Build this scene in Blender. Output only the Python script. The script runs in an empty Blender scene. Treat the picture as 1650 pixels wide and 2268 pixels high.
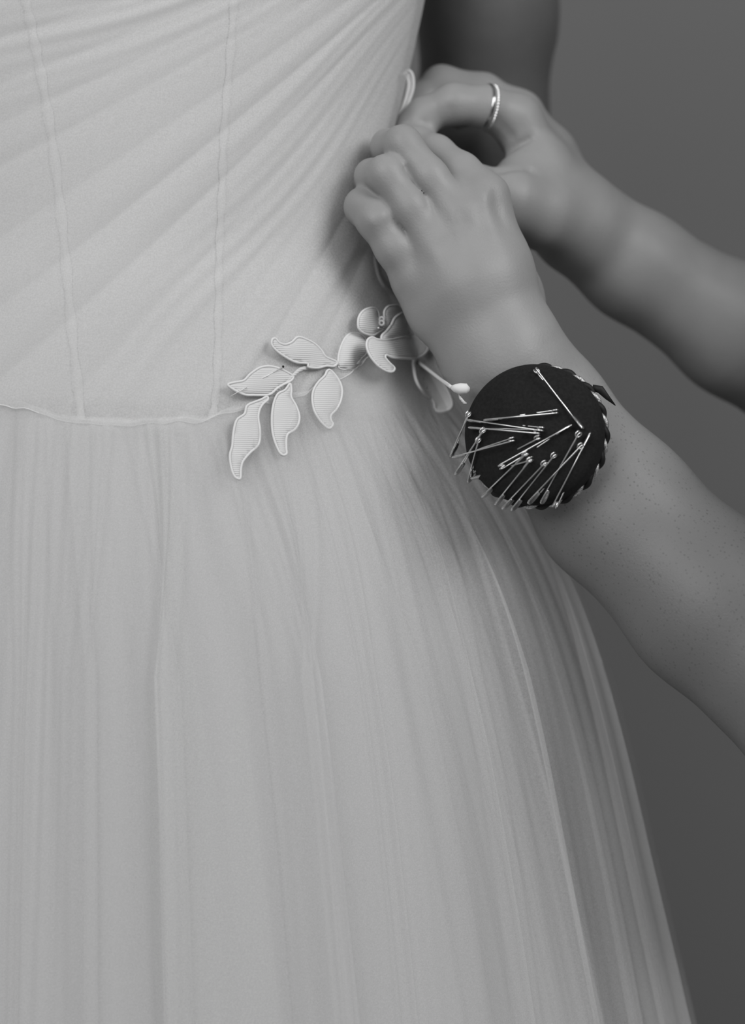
import bpy, bmesh, math, random
import numpy as np
from mathutils import Vector, Matrix
from mathutils.geometry import delaunay_2d_cdt

S = bpy.context.scene
COL = S.collection
# ------------------------------------------------------------------ camera
CAM_Y, CAM_Z, FPX = -1.2, 0.95, 5581.0          # 0.215 mm per pixel at y = 0
cam = bpy.data.cameras.new('camera')
cam_o = bpy.data.objects.new('camera', cam)
COL.objects.link(cam_o)
cam_o.location = (0, CAM_Y, CAM_Z)
cam_o.rotation_euler = (math.pi / 2, 0, 0)
cam.sensor_fit = 'VERTICAL'
cam.sensor_height = 36.0
cam.lens = 36.0 * FPX / 2268.0
cam.clip_start = 0.05
cam.dof.use_dof = True
cam.dof.focus_distance = 1.165
cam.dof.aperture_fstop = 4.0
S.camera = cam_o
# ------------------------------------------------------------------ world, lights, exposure
W = bpy.data.worlds.new('world')
S.world = W
W.use_nodes = True
W.node_tree.nodes['Background'].inputs[0].default_value = (1, 1, 1, 1)
W.node_tree.nodes['Background'].inputs[1].default_value = 0.19


def area(name, loc, target, size, energy, size_y=None):
    l = bpy.data.lights.new(name, 'AREA')
    l.energy = energy
    l.size = size
    if size_y:
        l.shape = 'RECTANGLE'
        l.size_y = size_y
    o = bpy.data.objects.new(name, l)
    COL.objects.link(o)
    o.location = loc
    o.rotation_euler = (Vector(target) - Vector(loc)).to_track_quat('-Z', 'Y').to_euler()
    return o


area('floor_lamp', (1.25, -1.18, 1.90), (0.0, 0.0, 1.0), 0.8, 21, 0.8)
area('left_fill', (-1.0, -1.9, 2.0), (0.0, 0.1, 0.95), 1.4, 29, 1.4)  # soft fill added from the left, stands for no modelled window
S.view_settings.view_transform = 'Standard'
S.view_settings.look = 'None'
S.view_settings.exposure = 0.0
S.view_settings.gamma = 1.0
S.view_settings.use_curve_mapping = False
S.cycles.transparent_max_bounces = 48


# ------------------------------------------------------------------ helpers
def P(px, py, Y):
    d = (Y - CAM_Y) / FPX
    return np.array([(px - 825.0) * d, Y, CAM_Z + (1134.0 - py) * d])


def R_(rpx, Y):
    return rpx * (Y - CAM_Y) / FPX


def link_mesh(name, verts, faces, mat, parent=None, smooth=True, label=None):
    base = Vector(parent.matrix_world.translation) if parent is not None else Vector((0, 0, 0))
    if parent is not None:
        p, base = parent, Vector((0, 0, 0))
        while p is not None:
            base += Vector(p.location)
            p = p.parent
    v = np.asarray(verts, dtype=np.float64) - np.array(base)
    me = bpy.data.meshes.new(name)
    me.from_pydata(v.tolist(), [], [tuple(int(i) for i in f) for f in faces])
    me.update()
    if smooth:
        me.polygons.foreach_set('use_smooth', [True] * len(me.polygons))
    me.materials.append(mat)
    o = bpy.data.objects.new(name, me)
    COL.objects.link(o)
    if parent is not None:
        o.parent = parent
    if label:
        o['label'] = label
    return o


def link_np(name, V, Q, mat, parent=None):
    """quads from numpy arrays, fast"""
    base = np.zeros(3)
    p = parent
    while p is not None:
        base += np.array(p.location)
        p = p.parent
    me = bpy.data.meshes.new(name)
    n, m = len(V), len(Q)
    me.vertices.add(n)
    me.vertices.foreach_set('co', (V - base).astype(np.float32).ravel())
    me.loops.add(m * 4)
    me.loops.foreach_set('vertex_index', Q.astype(np.int32).ravel())
    me.polygons.add(m)
    me.polygons.foreach_set('loop_start', np.arange(0, m * 4, 4, dtype=np.int32))
    me.polygons.foreach_set('use_smooth', np.ones(m, dtype=bool))
    me.update(calc_edges=True)
    me.validate()
    me.materials.append(mat)
    o = bpy.data.objects.new(name, me)
    COL.objects.link(o)
    if parent is not None:
        o.parent = parent
    return o


def thing(name, loc, label, cat, group=None):
    o = bpy.data.objects.new(name, None)
    COL.objects.link(o)
    o.location = Vector([float(c) for c in loc])
    o.empty_display_size = 0.01
    o['label'] = label
    o['category'] = cat
    if group:
        o['group'] = group
    return o


def grid_mesh(Vg, closed_u=False):
    nv, nu = Vg.shape[:2]
    idx = np.arange(nv * nu).reshape(nv, nu)
    if closed_u:
        idx = np.concatenate([idx, idx[:, :1]], axis=1)
    Q = np.stack([idx[:-1, :-1], idx[:-1, 1:], idx[1:, 1:], idx[1:, :-1]], axis=-1).reshape(-1, 4)
    return Vg.reshape(-1, 3), Q


def tube(path, r, sides=8, closed=False, flat=1.0):
    pts = np.asarray(path, dtype=float)
    n = len(pts)
    rr = np.full(n, r) if np.isscalar(r) else np.asarray(r, dtype=float)
    if closed:
        T = np.roll(pts, -1, 0) - np.roll(pts, 1, 0)
    else:
        T = np.gradient(pts, axis=0)
    T /= np.linalg.norm(T, axis=1, keepdims=True) + 1e-12
    N = np.zeros_like(pts)
    a = np.array([0, -1.0, 0]) if abs(T[0][1]) < 0.9 else np.array([1.0, 0, 0])
    N[0] = a - T[0] * np.dot(a, T[0])
    N[0] /= np.linalg.norm(N[0])
    for i in range(1, n):
        v = N[i - 1] - T[i] * np.dot(N[i - 1], T[i])
        N[i] = v / (np.linalg.norm(v) + 1e-12)
    B = np.cross(T, N)
    ang = np.linspace(0, 2 * math.pi, sides, endpoint=False)
    V = (pts[:, None, :] + rr[:, None, None] * (np.cos(ang)[None, :, None] * N[:, None, :] * flat
                                                + np.sin(ang)[None, :, None] * B[:, None, :]))
    V = V.reshape(-1, 3).tolist()
    F = []
    m = n if closed else n - 1
    for i in range(m):
        j = (i + 1) % n
        for k in range(sides):
            l = (k + 1) % sides
            F.append((i * sides + k, i * sides + l, j * sides + l, j * sides + k))
    if not closed:
        F.append(tuple(range(sides))[::-1])
        F.append(tuple((n - 1) * sides + k for k in range(sides)))
    return V, F


def smooth_closed(pts, per=6):
    p = np.asarray(pts, dtype=float)
    n = len(p)
    out = []
    for i in range(n):
        a, b, c, d = p[i - 1], p[i], p[(i + 1) % n], p[(i + 2) % n]
        for t in np.linspace(0, 1, per, endpoint=False):
            out.append(0.5 * ((2 * b) + (-a + c) * t + (2 * a - 5 * b + 4 * c - d) * t * t + (-a + 3 * b - 3 * c + d) * t ** 3))
    return np.array(out)


def smooth_open(pts, per=8):
    p = np.asarray(pts, dtype=float)
    p = np.vstack([2 * p[0] - p[1], p, 2 * p[-1] - p[-2]])
    out = []
    for i in range(1, len(p) - 2):
        a, b, c, d = p[i - 1], p[i], p[i + 1], p[i + 2]
        for t in np.linspace(0, 1, per, endpoint=False):
            out.append(0.5 * ((2 * b) + (-a + c) * t + (2 * a - 5 * b + 4 * c - d) * t * t + (-a + 3 * b - 3 * c + d) * t ** 3))
    out.append(p[-2])
    return np.array(out)


# ------------------------------------------------------------------ materials (the photograph is black and white)
def mat(name, g, rough=0.6, metal=0.0, spec=0.5):
    m = bpy.data.materials.new(name)
    m.use_nodes = True
    b = m.node_tree.nodes['Principled BSDF']
    b.inputs['Base Color'].default_value = (g, g, g, 1)
    b.inputs['Roughness'].default_value = rough
    b.inputs['Metallic'].default_value = metal
    b.inputs['Specular IOR Level'].default_value = spec
    return m


def nodes(m):
    return m.node_tree.nodes, m.node_tree.links, m.node_tree.nodes['Principled BSDF']


def add_noise(m, scale, lo, hi, bump=0.0, bscale=None, detail=4, dist=0.001):
    N, L, b = nodes(m)
    tc = N.new('ShaderNodeTexCoord')
    nz = N.new('ShaderNodeTexNoise')
    nz.inputs['Scale'].default_value = scale
    nz.inputs['Detail'].default_value = detail
    L.new(tc.outputs['Object'], nz.inputs['Vector'])
    r = N.new('ShaderNodeValToRGB')
    r.color_ramp.elements[0].color = (lo, lo, lo, 1)
    r.color_ramp.elements[0].position = 0.3
    r.color_ramp.elements[1].color = (hi, hi, hi, 1)
    r.color_ramp.elements[1].position = 0.7
    L.new(nz.outputs['Fac'], r.inputs['Fac'])
    L.new(r.outputs['Color'], b.inputs['Base Color'])
    if bump:
        n2 = N.new('ShaderNodeTexNoise')
        n2.inputs['Scale'].default_value = bscale
        n2.inputs['Detail'].default_value = 3
        L.new(tc.outputs['Object'], n2.inputs['Vector'])
        bm = N.new('ShaderNodeBump')
        bm.inputs['Strength'].default_value = bump
        bm.inputs['Distance'].default_value = dist
        L.new(n2.outputs['Fac'], bm.inputs['Height'])
        L.new(bm.outputs['Normal'], b.inputs['Normal'])
    return tc, r


M_wall = mat('wall_paint', 0.20, 0.9)
add_noise(M_wall, 3.0, 0.185, 0.197, 0.15, 60)
M_floor = mat('floor_boards', 0.12, 0.5)
add_noise(M_floor, 8.0, 0.08, 0.14)


def skin_material(name, g, moles=(), pores=None, arm_shade=None):
    m = mat(name, g, 0.48, 0, 0.35)
    N, L, b = nodes(m)
    tc, ramp = add_noise(m, 38.0, g * 0.93, g * 1.05, 0.22, 900, 3, 0.0006)
    geo = N.new('ShaderNodeNewGeometry')
    last = ramp.outputs['Color']

    def mulby(fac_socket, dark):
        nonlocal last
        mx = N.new('ShaderNodeMix')
        mx.data_type = 'RGBA'
        L.new(fac_socket, mx.inputs[0])
        L.new(last, mx.inputs[6])
        mx.inputs[7].default_value = (dark, dark, dark, 1)
        last = mx.outputs[2]
    if arm_shade is not None:  # forearm shade put into the skin colour, growing away from the hand
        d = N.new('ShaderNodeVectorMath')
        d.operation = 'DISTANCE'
        d.inputs[1].default_value = tuple(float(x) for x in arm_shade[0])
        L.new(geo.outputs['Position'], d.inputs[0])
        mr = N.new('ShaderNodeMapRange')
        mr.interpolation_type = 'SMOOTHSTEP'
        mr.inputs['From Min'].default_value = arm_shade[1]
        mr.inputs['From Max'].default_value = arm_shade[2]
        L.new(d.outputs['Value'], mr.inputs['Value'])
        mulby(mr.outputs['Result'], g * arm_shade[3])
    for (c, rad, st) in moles:
        d = N.new('ShaderNodeVectorMath')
        d.operation = 'DISTANCE'
        d.inputs[1].default_value = tuple(float(x) for x in c)
        L.new(geo.outputs['Position'], d.inputs[0])
        mr = N.new('ShaderNodeMapRange')
        mr.inputs['From Min'].default_value = rad * 0.5
        mr.inputs['From Max'].default_value = rad * 1.3
        mr.inputs['To Min'].default_value = st
        mr.inputs['To Max'].default_value = 0.0
        L.new(d.outputs['Value'], mr.inputs['Value'])
        mulby(mr.outputs['Result'], g * 0.22)
    if pores is not None:
        vo = N.new('ShaderNodeTexVoronoi')
        vo.inputs['Scale'].default_value = 420
        L.new(tc.outputs['Object'], vo.inputs['Vector'])
        mr = N.new('ShaderNodeMapRange')
        mr.inputs['From Min'].default_value = 0.10
        mr.inputs['From Max'].default_value = 0.28
        mr.inputs['To Min'].default_value = 0.75
        mr.inputs['To Max'].default_value = 0.0
        L.new(vo.outputs['Distance'], mr.inputs['Value'])
        d = N.new('ShaderNodeVectorMath')
        d.operation = 'DISTANCE'
        d.inputs[1].default_value = tuple(float(x) for x in pores[0])
        L.new(geo.outputs['Position'], d.inputs[0])
        m2 = N.new('ShaderNodeMapRange')
        m2.inputs['From Min'].default_value = pores[1] * 0.5
        m2.inputs['From Max'].default_value = pores[1]
        m2.inputs['To Min'].default_value = 1.0
        m2.inputs['To Max'].default_value = 0.0
        L.new(d.outputs['Value'], m2.inputs['Value'])
        mm = N.new('ShaderNodeMath')
        mm.operation = 'MULTIPLY'
        L.new(mr.outputs['Result'], mm.inputs[0])
        L.new(m2.outputs['Result'], mm.inputs[1])
        n3 = N.new('ShaderNodeTexNoise')
        n3.inputs['Scale'].default_value = 180
        L.new(tc.outputs['Object'], n3.inputs['Vector'])
        m4 = N.new('ShaderNodeMath')
        m4.operation = 'MULTIPLY'
        L.new(mm.outputs[0], m4.inputs[0])
        L.new(n3.outputs['Fac'], m4.inputs[1])
        mulby(m4.outputs[0], g * 0.25)
    L.new(last, b.inputs['Base Color'])
    b.inputs['Subsurface Weight'].default_value = 0.25
    b.inputs['Subsurface Radius'].default_value = (1, 1, 1)
    b.inputs['Subsurface Scale'].default_value = 0.004
    return m


def sheer(name, g, alpha, weave=True):
    m = bpy.data.materials.new(name)
    m.use_nodes = True
    N, L = m.node_tree.nodes, m.node_tree.links
    N.clear()
    out = N.new('ShaderNodeOutputMaterial')
    tr = N.new('ShaderNodeBsdfTransparent')
    df = N.new('ShaderNodeBsdfDiffuse')
    df.inputs['Color'].default_value = (g, g, g, 1)
    tl = N.new('ShaderNodeBsdfTranslucent')
    tl.inputs['Color'].default_value = (g, g, g, 1)
    m1 = N.new('ShaderNodeMixShader')
    m1.inputs[0].default_value = 0.3
    L.new(df.outputs[0], m1.inputs[1])
    L.new(tl.outputs[0], m1.inputs[2])
    m2 = N.new('ShaderNodeMixShader')
    L.new(tr.outputs[0], m2.inputs[1])
    L.new(m1.outputs[0], m2.inputs[2])
    tc = N.new('ShaderNodeTexCoord')
    nz = N.new('ShaderNodeTexNoise')
    nz.inputs['Scale'].default_value = 1200
    nz.inputs['Detail'].default_value = 1
    L.new(tc.outputs['Object'], nz.inputs['Vector'])
    mr = N.new('ShaderNodeMapRange')
    mr.inputs['From Min'].default_value = 0.3
    mr.inputs['From Max'].default_value = 0.7
    mr.inputs['To Min'].default_value = alpha * 0.8
    mr.inputs['To Max'].default_value = min(1, alpha * 1.2)
    L.new(nz.outputs['Fac'], mr.inputs['Value'])
    L.new(mr.outputs['Result'], m2.inputs[0])
    L.new(m2.outputs[0], out.inputs['Surface'])
    return m


M_lining = mat('dress_lining', 0.66, 0.8, 0, 0.2)
add_noise(M_lining, 500, 0.645, 0.675, 0.1, 900, 2, 0.0005)
M_tulle_b = sheer('bodice_tulle', 0.73, 0.6)
M_tulle_1 = sheer('tulle_dense', 0.76, 0.50)
M_tulle_2 = sheer('tulle_middle', 0.76, 0.34)
M_tulle_3 = sheer('tulle_outer', 0.76, 0.22)
M_bone = mat('boning_tape', 0.72, 0.8, 0, 0.2)
M_lace = mat('lace_fabric', 0.63, 0.85, 0, 0.15)
N_, L_, B_ = nodes(M_lace)
_tc = N_.new('ShaderNodeTexCoord')
_wv = N_.new('ShaderNodeTexWave')
_wv.bands_direction = 'Z'
_wv.inputs['Scale'].default_value = 330
_wv.inputs['Distortion'].default_value = 1.2
L_.new(_tc.outputs['Object'], _wv.inputs['Vector'])
_bp = N_.new('ShaderNodeBump')
_bp.inputs['Strength'].default_value = 0.45
_bp.inputs['Distance'].default_value = 0.0004
L_.new(_wv.outputs['Fac'], _bp.inputs['Height'])
L_.new(_bp.outputs['Normal'], B_.inputs['Normal'])
M_cord = mat('lace_cord', 0.70, 0.7, 0, 0.2)
M_cushion = mat('black_cushion_fabric', 0.016, 0.95, 0, 0.25)
add_noise(M_cushion, 700, 0.009, 0.016, 0.5, 1500, 3, 0.0004)
M_black = mat('black_cord', 0.012, 0.6, 0, 0.3)
M_silver_thread = mat('metallic_thread', 0.62, 0.38, 0.9)
add_noise(M_silver_thread, 1500, 0.3, 0.85, 0.8, 2500, 3, 0.0004)
M_steel = mat('nickel_wire', 0.92, 0.3, 1.0)
M_steel_d = mat('pressed_steel_cap', 0.7, 0.25, 1.0)
M_ring = mat('polished_gold', 0.5, 0.16, 1.0)
M_pin = mat('pin_steel', 0.8, 0.5, 0.5)
M_gem = mat('pave_stones', 0.8, 0.1, 0.7)
M_shirt = mat('dark_cotton', 0.04, 0.9)
M_trouser = mat('dark_denim', 0.05, 0.9)

# ------------------------------------------------------------------ the room
def box(name, lo, hi, m):
    x0, y0, z0 = lo
    x1, y1, z1 = hi
    V = [(x0, y0, z0), (x1, y0, z0), (x1, y1, z0), (x0, y1, z0), (x0, y0, z1), (x1, y0, z1), (x1, y1, z1), (x0, y1, z1)]
    F = [(0, 3, 2, 1), (4, 5, 6, 7), (0, 1, 5, 4), (1, 2, 6, 5), (2, 3, 7, 6), (3, 0, 4, 7)]
    o = link_mesh(name, V, F, m, smooth=False)
    o['kind'] = 'structure'
    return o


box('floor', (-2.2, -3.0, -0.1), (2.2, 1.1, 0.0), M_floor)
box('wall_back', (-2.2, 1.0, 0.0), (2.2, 1.1, 2.6), M_wall)

# ------------------------------------------------------------------ signed-distance modelling of bodies
def smin(a, b, k):
    h = np.maximum(k - np.abs(a - b), 0) / k
    return np.minimum(a, b) - h * h * k * 0.25


def seg_dist(p, a, b):
    a = a.astype(np.float32)
    ba = (b - a).astype(np.float32)
    pa = p - a
    t = np.clip(pa @ ba / (ba @ ba + 1e-12), 0, 1)
    return np.linalg.norm(pa - t[:, None] * ba, axis=1), t


def cone(p, a, ra, b, rb):
    d, t = seg_dist(p, a, b)
    return d - (ra + (rb - ra) * t).astype(np.float32)


def chain(p, pts, k):
    d = None
    for (a, ra), (b, rb) in zip(pts[:-1], pts[1:]):
        c = cone(p, a, ra, b, rb)
        d = c if d is None else smin(d, c, k)
    return d


def ellipsoid(p, c, r):
    q = (p - np.asarray(c, np.float32)) / np.asarray(r, np.float32)
    k0 = np.linalg.norm(q, axis=1)
    return (k0 - 1.0) * float(min(r))


def dents(p, d, lst):
    for (a, b, w, amp) in lst:
        e, _ = seg_dist(p, a, b)
        d = d + np.float32(amp) * np.exp(-(e / np.float32(w)) ** 2)
    return d


class Warp:
    """piecewise linear axis: fine inside [lo, hi], coarse (factor c) outside"""

    def __init__(s, lo, hi, c):
        s.lo, s.hi, s.c = lo, hi, c

    def f(s, u):
        return np.where(u < s.lo, s.lo + (u - s.lo) * s.c, np.where(u > s.hi, s.hi + (u - s.hi) * s.c, u))

    def inv(s, x):
        return s.lo + (x - s.lo) / s.c if x < s.lo else (s.hi + (x - s.hi) / s.c if x > s.hi else x)


def surface_nets(field, lo, hi, h, warps=None, nb=10, relax=2, slack=0.012):
    warps = warps or [Warp(-9, 9, 1)] * 3
    ulo = np.array([warps[i].inv(lo[i]) for i in range(3)])
    uhi = np.array([warps[i].inv(hi[i]) for i in range(3)])
    ncell = np.ceil((uhi - ulo) / h).astype(int)
    nblk = np.ceil(ncell / nb).astype(int)

    def world(ijk):
        u = ulo + ijk * h
        return np.stack([warps[i].f(u[..., i]) for i in range(3)], -1).astype(np.float32)
    bi = np.stack(np.meshgrid(*[np.arange(n) for n in nblk], indexing='ij'), -1).reshape(-1, 3)
    c = world((bi + 0.5) * nb)
    a = world(bi * nb)
    half = np.linalg.norm(c - a, axis=1)
    d = field(c)
    keep = bi[np.abs(d) < half * 1.25 + slack]
    n1 = nb + 1
    loc = np.stack(np.meshgrid(*[np.arange(n1)] * 3, indexing='ij'), -1).reshape(-1, 3)
    VALS = np.empty((len(keep), n1, n1, n1), np.float32)
    CH = 120
    for s in range(0, len(keep), CH):
        g = keep[s:s + CH, None, :] * nb + loc[None]
        VALS[s:s + CH] = field(world(g.reshape(-1, 3))).reshape(-1, n1, n1, n1)
    dims = nblk * nb + 2
    ins = VALS < 0
    cs = ins[:, :-1, :-1, :-1].astype(np.int8)
    tot = np.zeros_like(cs)
    for dx in (0, 1):
        for dy in (0, 1):
            for dz in (0, 1):
                tot += ins[:, dx:nb + dx, dy:nb + dy, dz:nb + dz]
    act = np.argwhere((tot > 0) & (tot < 8))
    cell = keep[act[:, 0]] * nb + act[:, 1:]
    acc = np.zeros((len(act), 3))
    cnt = np.zeros(len(act))
    corners = [(x, y, z) for x in (0, 1) for y in (0, 1) for z in (0, 1)]
    for i, ca in enumerate(corners):
        for cb in corners[i + 1:]:
            if sum(abs(ca[k] - cb[k]) for k in range(3)) != 1:
                continue
            va = VALS[act[:, 0], act[:, 1] + ca[0], act[:, 2] + ca[1], act[:, 3] + ca[2]]
            vb = VALS[act[:, 0], act[:, 1] + cb[0], act[:, 2] + cb[1], act[:, 3] + cb[2]]
            mk = (va < 0) != (vb < 0)
            t = np.where(mk, va / np.where(mk, va - vb, 1), 0)
            pos = np.array(ca)[None] + t[:, None] * (np.array(cb) - np.array(ca))[None]
            acc += np.where(mk[:, None], pos, 0)
            cnt += mk
    V = world(cell + acc / cnt[:, None]).astype(np.float64)
    key = (cell[:, 0] * dims[1] + cell[:, 1]) * dims[2] + cell[:, 2]
    order = np.argsort(key)
    skey = key[order]
    quads = []
    for ax in range(3):
        o1, o2 = (ax + 1) % 3, (ax + 2) % 3
        sl = [slice(None), slice(0, nb), slice(0, nb), slice(0, nb)]
        A = ins[tuple(sl)]
        sl2 = list(sl)
        sl2[ax + 1] = slice(1, nb + 1)
        B = ins[tuple(sl2)]
        e = np.argwhere(A != B)
        sgn = A[tuple(e.T)]
        g = keep[e[:, 0]] * nb + e[:, 1:]
        ids = []
        ok = np.ones(len(g), bool)
        for (p, q) in ((0, 0), (1, 0), (1, 1), (0, 1)):
            gg = g.copy()
            gg[:, o1] -= p
            gg[:, o2] -= q
            ok &= (gg >= 0).all(1)
            kk = (gg[:, 0] * dims[1] + gg[:, 1]) * dims[2] + gg[:, 2]
            pos = np.clip(np.searchsorted(skey, kk), 0, len(skey) - 1)
            ok &= skey[pos] == kk
            ids.append(order[pos])
        Q = np.stack(ids, -1)
        Q[~sgn] = Q[~sgn][:, ::-1]
        quads.append(Q[ok])
    Q = np.concatenate(quads)
    E = np.concatenate([Q[:, [0, 1]], Q[:, [1, 2]], Q[:, [2, 3]], Q[:, [3, 0]]])
    for _ in range(relax):
        s = np.zeros_like(V)
        n = np.zeros(len(V))
        for (i, j) in ((0, 1), (1, 0)):
            for k in range(3):
                s[:, k] += np.bincount(E[:, i], V[E[:, j], k], len(V))
            n += np.bincount(E[:, i], minlength=len(V))
        V = V + 0.5 * (s / np.maximum(n, 1)[:, None] - V)
    return V, Q


def J(px, py, ymm, rpx):
    Y = ymm / 1000.0
    return (P(px, py, Y), R_(rpx, Y))


def G(px0, py0, y0, px1, py1, y1, wpx, amp_mm):
    return (P(px0, py0, y0 / 1000), P(px1, py1, y1 / 1000), wpx * 0.000215, amp_mm / 1000)


# ---- near arm: left arm of the seamstress, back of the hand towards us
def near_arm(p):
    # forearm as two bones side by side, then muscle
    fore = smin(chain(p, [J(1098, 800, -10, 88), J(1160, 925, -2, 92), J(1330, 1140, -4, 122), J(1555, 1360, -18, 138), J(1930, 1690, -45, 160)], 0.012),
                chain(p, [J(1148, 775, -10, 74), J(1230, 892, -2, 88), J(1400, 1105, -4, 110), J(1600, 1312, -18, 138), J(1960, 1660, -45, 160)], 0.012), 0.03)
    upper = chain(p, [J(1945, 1680, -45, 185), (np.array([0.37, -0.20, 1.04]), 0.05)], 0.01)
    d = smin(fore, upper, 0.03)
    # palm
    palm = None
    for q in ([J(1142, 790, -12, 82), J(1102, 600, -12, 60), J(1078, 436, -11, 46)],
              [J(1125, 800, -14, 84), J(1070, 620, -18, 62), J(1020, 484, -19, 47)],
              [J(1095, 810, -14, 80), J(1015, 640, -18, 60), J(965, 550, -18, 46)],
              [J(1080, 815, -8, 70), J(970, 690, -9, 52), J(918, 622, -11, 45)]):
        c = chain(p, q, 0.012)
        palm = c if palm is None else smin(palm, c, 0.012)
    # palm flesh on the far side
    palm = smin(palm, chain(p, [J(1034, 422, -2, 40), J(968, 468, -7, 40), J(928, 545, -4, 40)], 0.01), 0.012)
    palm = smin(palm, chain(p, [J(1120, 780, 4, 76), J(1040, 600, 4, 86), J(1000, 520, 4, 66)], 0.02), 0.015)
    d = smin(d, palm, 0.012)
    index = [J(1078, 436, -11, 46), J(1022, 382, 0, 42), J(966, 340, 12, 39), J(928, 316, 26, 33), J(900, 300, 38, 29)]
    middle = [J(1020, 484, -19, 46), J(950, 392, -18, 41), J(892, 320, -13, 40), J(860, 324, 4, 36), J(852, 345, 20, 31)]
    ring = [J(965, 550, -18, 46), J(907, 458, -20, 41), J(856, 386, -18, 41), J(824, 390, -6, 36), J(814, 402, 9, 32)]
    pinky = [J(918, 622, -11, 45), J(874, 550, -16, 42), J(832, 486, -17, 42), J(806, 458, -8, 41), J(800, 456, 3, 34)]
    thumb = [J(1130, 660, 10, 70), J(1060, 520, 24, 55), J(985, 420, 34, 46), J(905, 345, 36, 38)]
    res = smin(d, chain(p, thumb, 0.006), 0.015)
    for f in (index, middle, ring, pinky):
        res = smin(res, smin(d, chain(p, f, 0.004), 0.006), 0.0018)
    res = dents(p, res, [
        # tendons and knuckles of the back of the hand
        G(1066, 404, -26, 1072, 420, -26, 34, -1.5),
        G(1072, 430, -27, 1120, 640, -28, 16, -0.7),
        G(1008, 470, -32, 1075, 660, -32, 18, -0.6),
        G(1096, 425, -22, 1108, 500, -22, 13, 0.6),
        G(1022, 470, -31, 1026, 492, -31, 13, 0.9),
        G(960, 560, -29, 1030, 690, -30, 16, -0.4),
        G(925, 665, -20, 960, 640, -24, 20, 0.5),
        G(1040, 560, -30, 1065, 620, -30, 14, 0.4),
        # pinky knuckle
        G(828, 490, -27, 852, 474, -27, 15, -0.9),
        G(790, 480, -18, 822, 508, -22, 8, 0.6),
        G(900, 374, -23, 940, 431, -23, 8, 1.0),
        G(866, 452, -22, 906, 517, -22, 8, 1.0),
        # wrist crease
        G(1050, 850, -30, 1200, 770, -28, 22, 0.5),
    ])
    return res


# ---- far arm: right arm of the seamstress, thumb side towards us
def far_arm(p):
    fore = smin(chain(p, [J(1295, 485, 72, 66), J(1420, 578, 82, 82), J(1640, 705, 100, 100), J(1950, 895, 130, 135)], 0.012),
                chain(p, [J(1280, 520, 74, 64), J(1390, 596, 82, 78), J(1620, 758, 98, 98), J(1950, 950, 130, 135)], 0.012), 0.03)
    upper = chain(p, [J(1950, 925, 130, 180), (np.array([0.50, 0.06, 1.11]), 0.05)], 0.01)
    d = smin(fore, upper, 0.03)
    palm = None
    for q in ([J(1280, 495, 66, 70), J(1212, 390, 58, 58), J(1145, 264, 54, 48)],
              [J(1285, 490, 78, 66), J(1212, 345, 78, 54), J(1152, 250, 76, 42)],
              [J(1285, 495, 92, 62), J(1205, 350, 96, 52), J(1155, 272, 96, 42)],
              [J(1285, 510, 104, 58), J(1208, 380, 112, 50), J(1155, 305, 114, 38)]):
        c = chain(p, q, 0.012)
        palm = c if palm is None else smin(palm, c, 0.014)
    d = smin(d, palm, 0.018)
    thumb_base = chain(p, [J(1280, 500, 62, 76), J(1200, 470, 46, 76), J(1130, 445, 34, 66), J(1040, 415, 26, 48), J(960, 350, 30, 40), J(912, 300, 42, 34)], 0.008)
    d = smin(d, thumb_base, 0.014)
    web = chain(p, [J(1190, 360, 52, 44), J(1150, 385, 44, 40)], 0.01)
    d = smin(d, web, 0.012)
    index = [J(1145, 264, 54, 48), J(1080, 236, 46, 45), J(1005, 230, 42, 43), J(940, 254, 44, 37), J(905, 272, 50, 30)]
    middle = [J(1152, 250, 76, 42), J(1070, 208, 80, 44), J(978, 188, 82, 41), J(932, 224, 78, 35), J(905, 262, 70, 28)]
    ring = [J(1155, 272, 96, 42), J(1090, 232, 100, 40), J(1000, 215, 100, 37), J(985, 238, 92, 32), J(965, 262, 84, 27)]
    pinky = [J(1155, 305, 114, 38), J(1110, 262, 120, 36), J(1050, 242, 124, 32), J(1030, 250, 116, 28), J(1015, 262, 108, 25)]
    res = d
    for f in (index, middle, ring, pinky):
        res = np.minimum(res, smin(d, chain(p, f, 0.004), 0.009))
    res = dents(p, res, [
        G(1000, 245, 32, 1000, 285, 38, 13, 1.0),
        G(938, 272, 36, 940, 300, 40, 11, 0.9),
        G(1100, 262, 40, 1130, 300, 44, 14, 0.9),
        G(1170, 312, 44, 1120, 348, 46, 12, 1.6),
        G(1100, 386, 24, 1172, 386, 32, 14, 1.8),
        G(1120, 318, 36, 1148, 300, 40, 10, -0.8),
    ])
    return res


def torso_s(p):
    d = chain(p, [(np.array([0.60, -0.16, 0.60]), 0.13), (np.array([0.55, -0.13, 0.85]), 0.10), (np.array([0.48, -0.09, 1.02]), 0.11)], 0.05)
    d = smin(d, chain(p, [(np.array([0.39, -0.19, 1.04]), 0.055), (np.array([0.47, -0.08, 1.11]), 0.06), (np.array([0.50, 0.05, 1.10]), 0.055)], 0.03), 0.06)
    d = smin(d, cone(p, np.array([0.47, -0.08, 1.11]), 0.052, np.array([0.415, -0.09, 1.25]), 0.048), 0.03)
    for s in (-0.24, -0.07):
        d = smin(d, chain(p, [(np.array([0.60, s, 0.58]), 0.09), (np.array([0.54, s, 0.075]), 0.062), (np.array([0.94, s, 0.05]), 0.04), (np.array([1.06, s, 0.045]), 0.03)], 0.02), 0.05)
    return d


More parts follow.
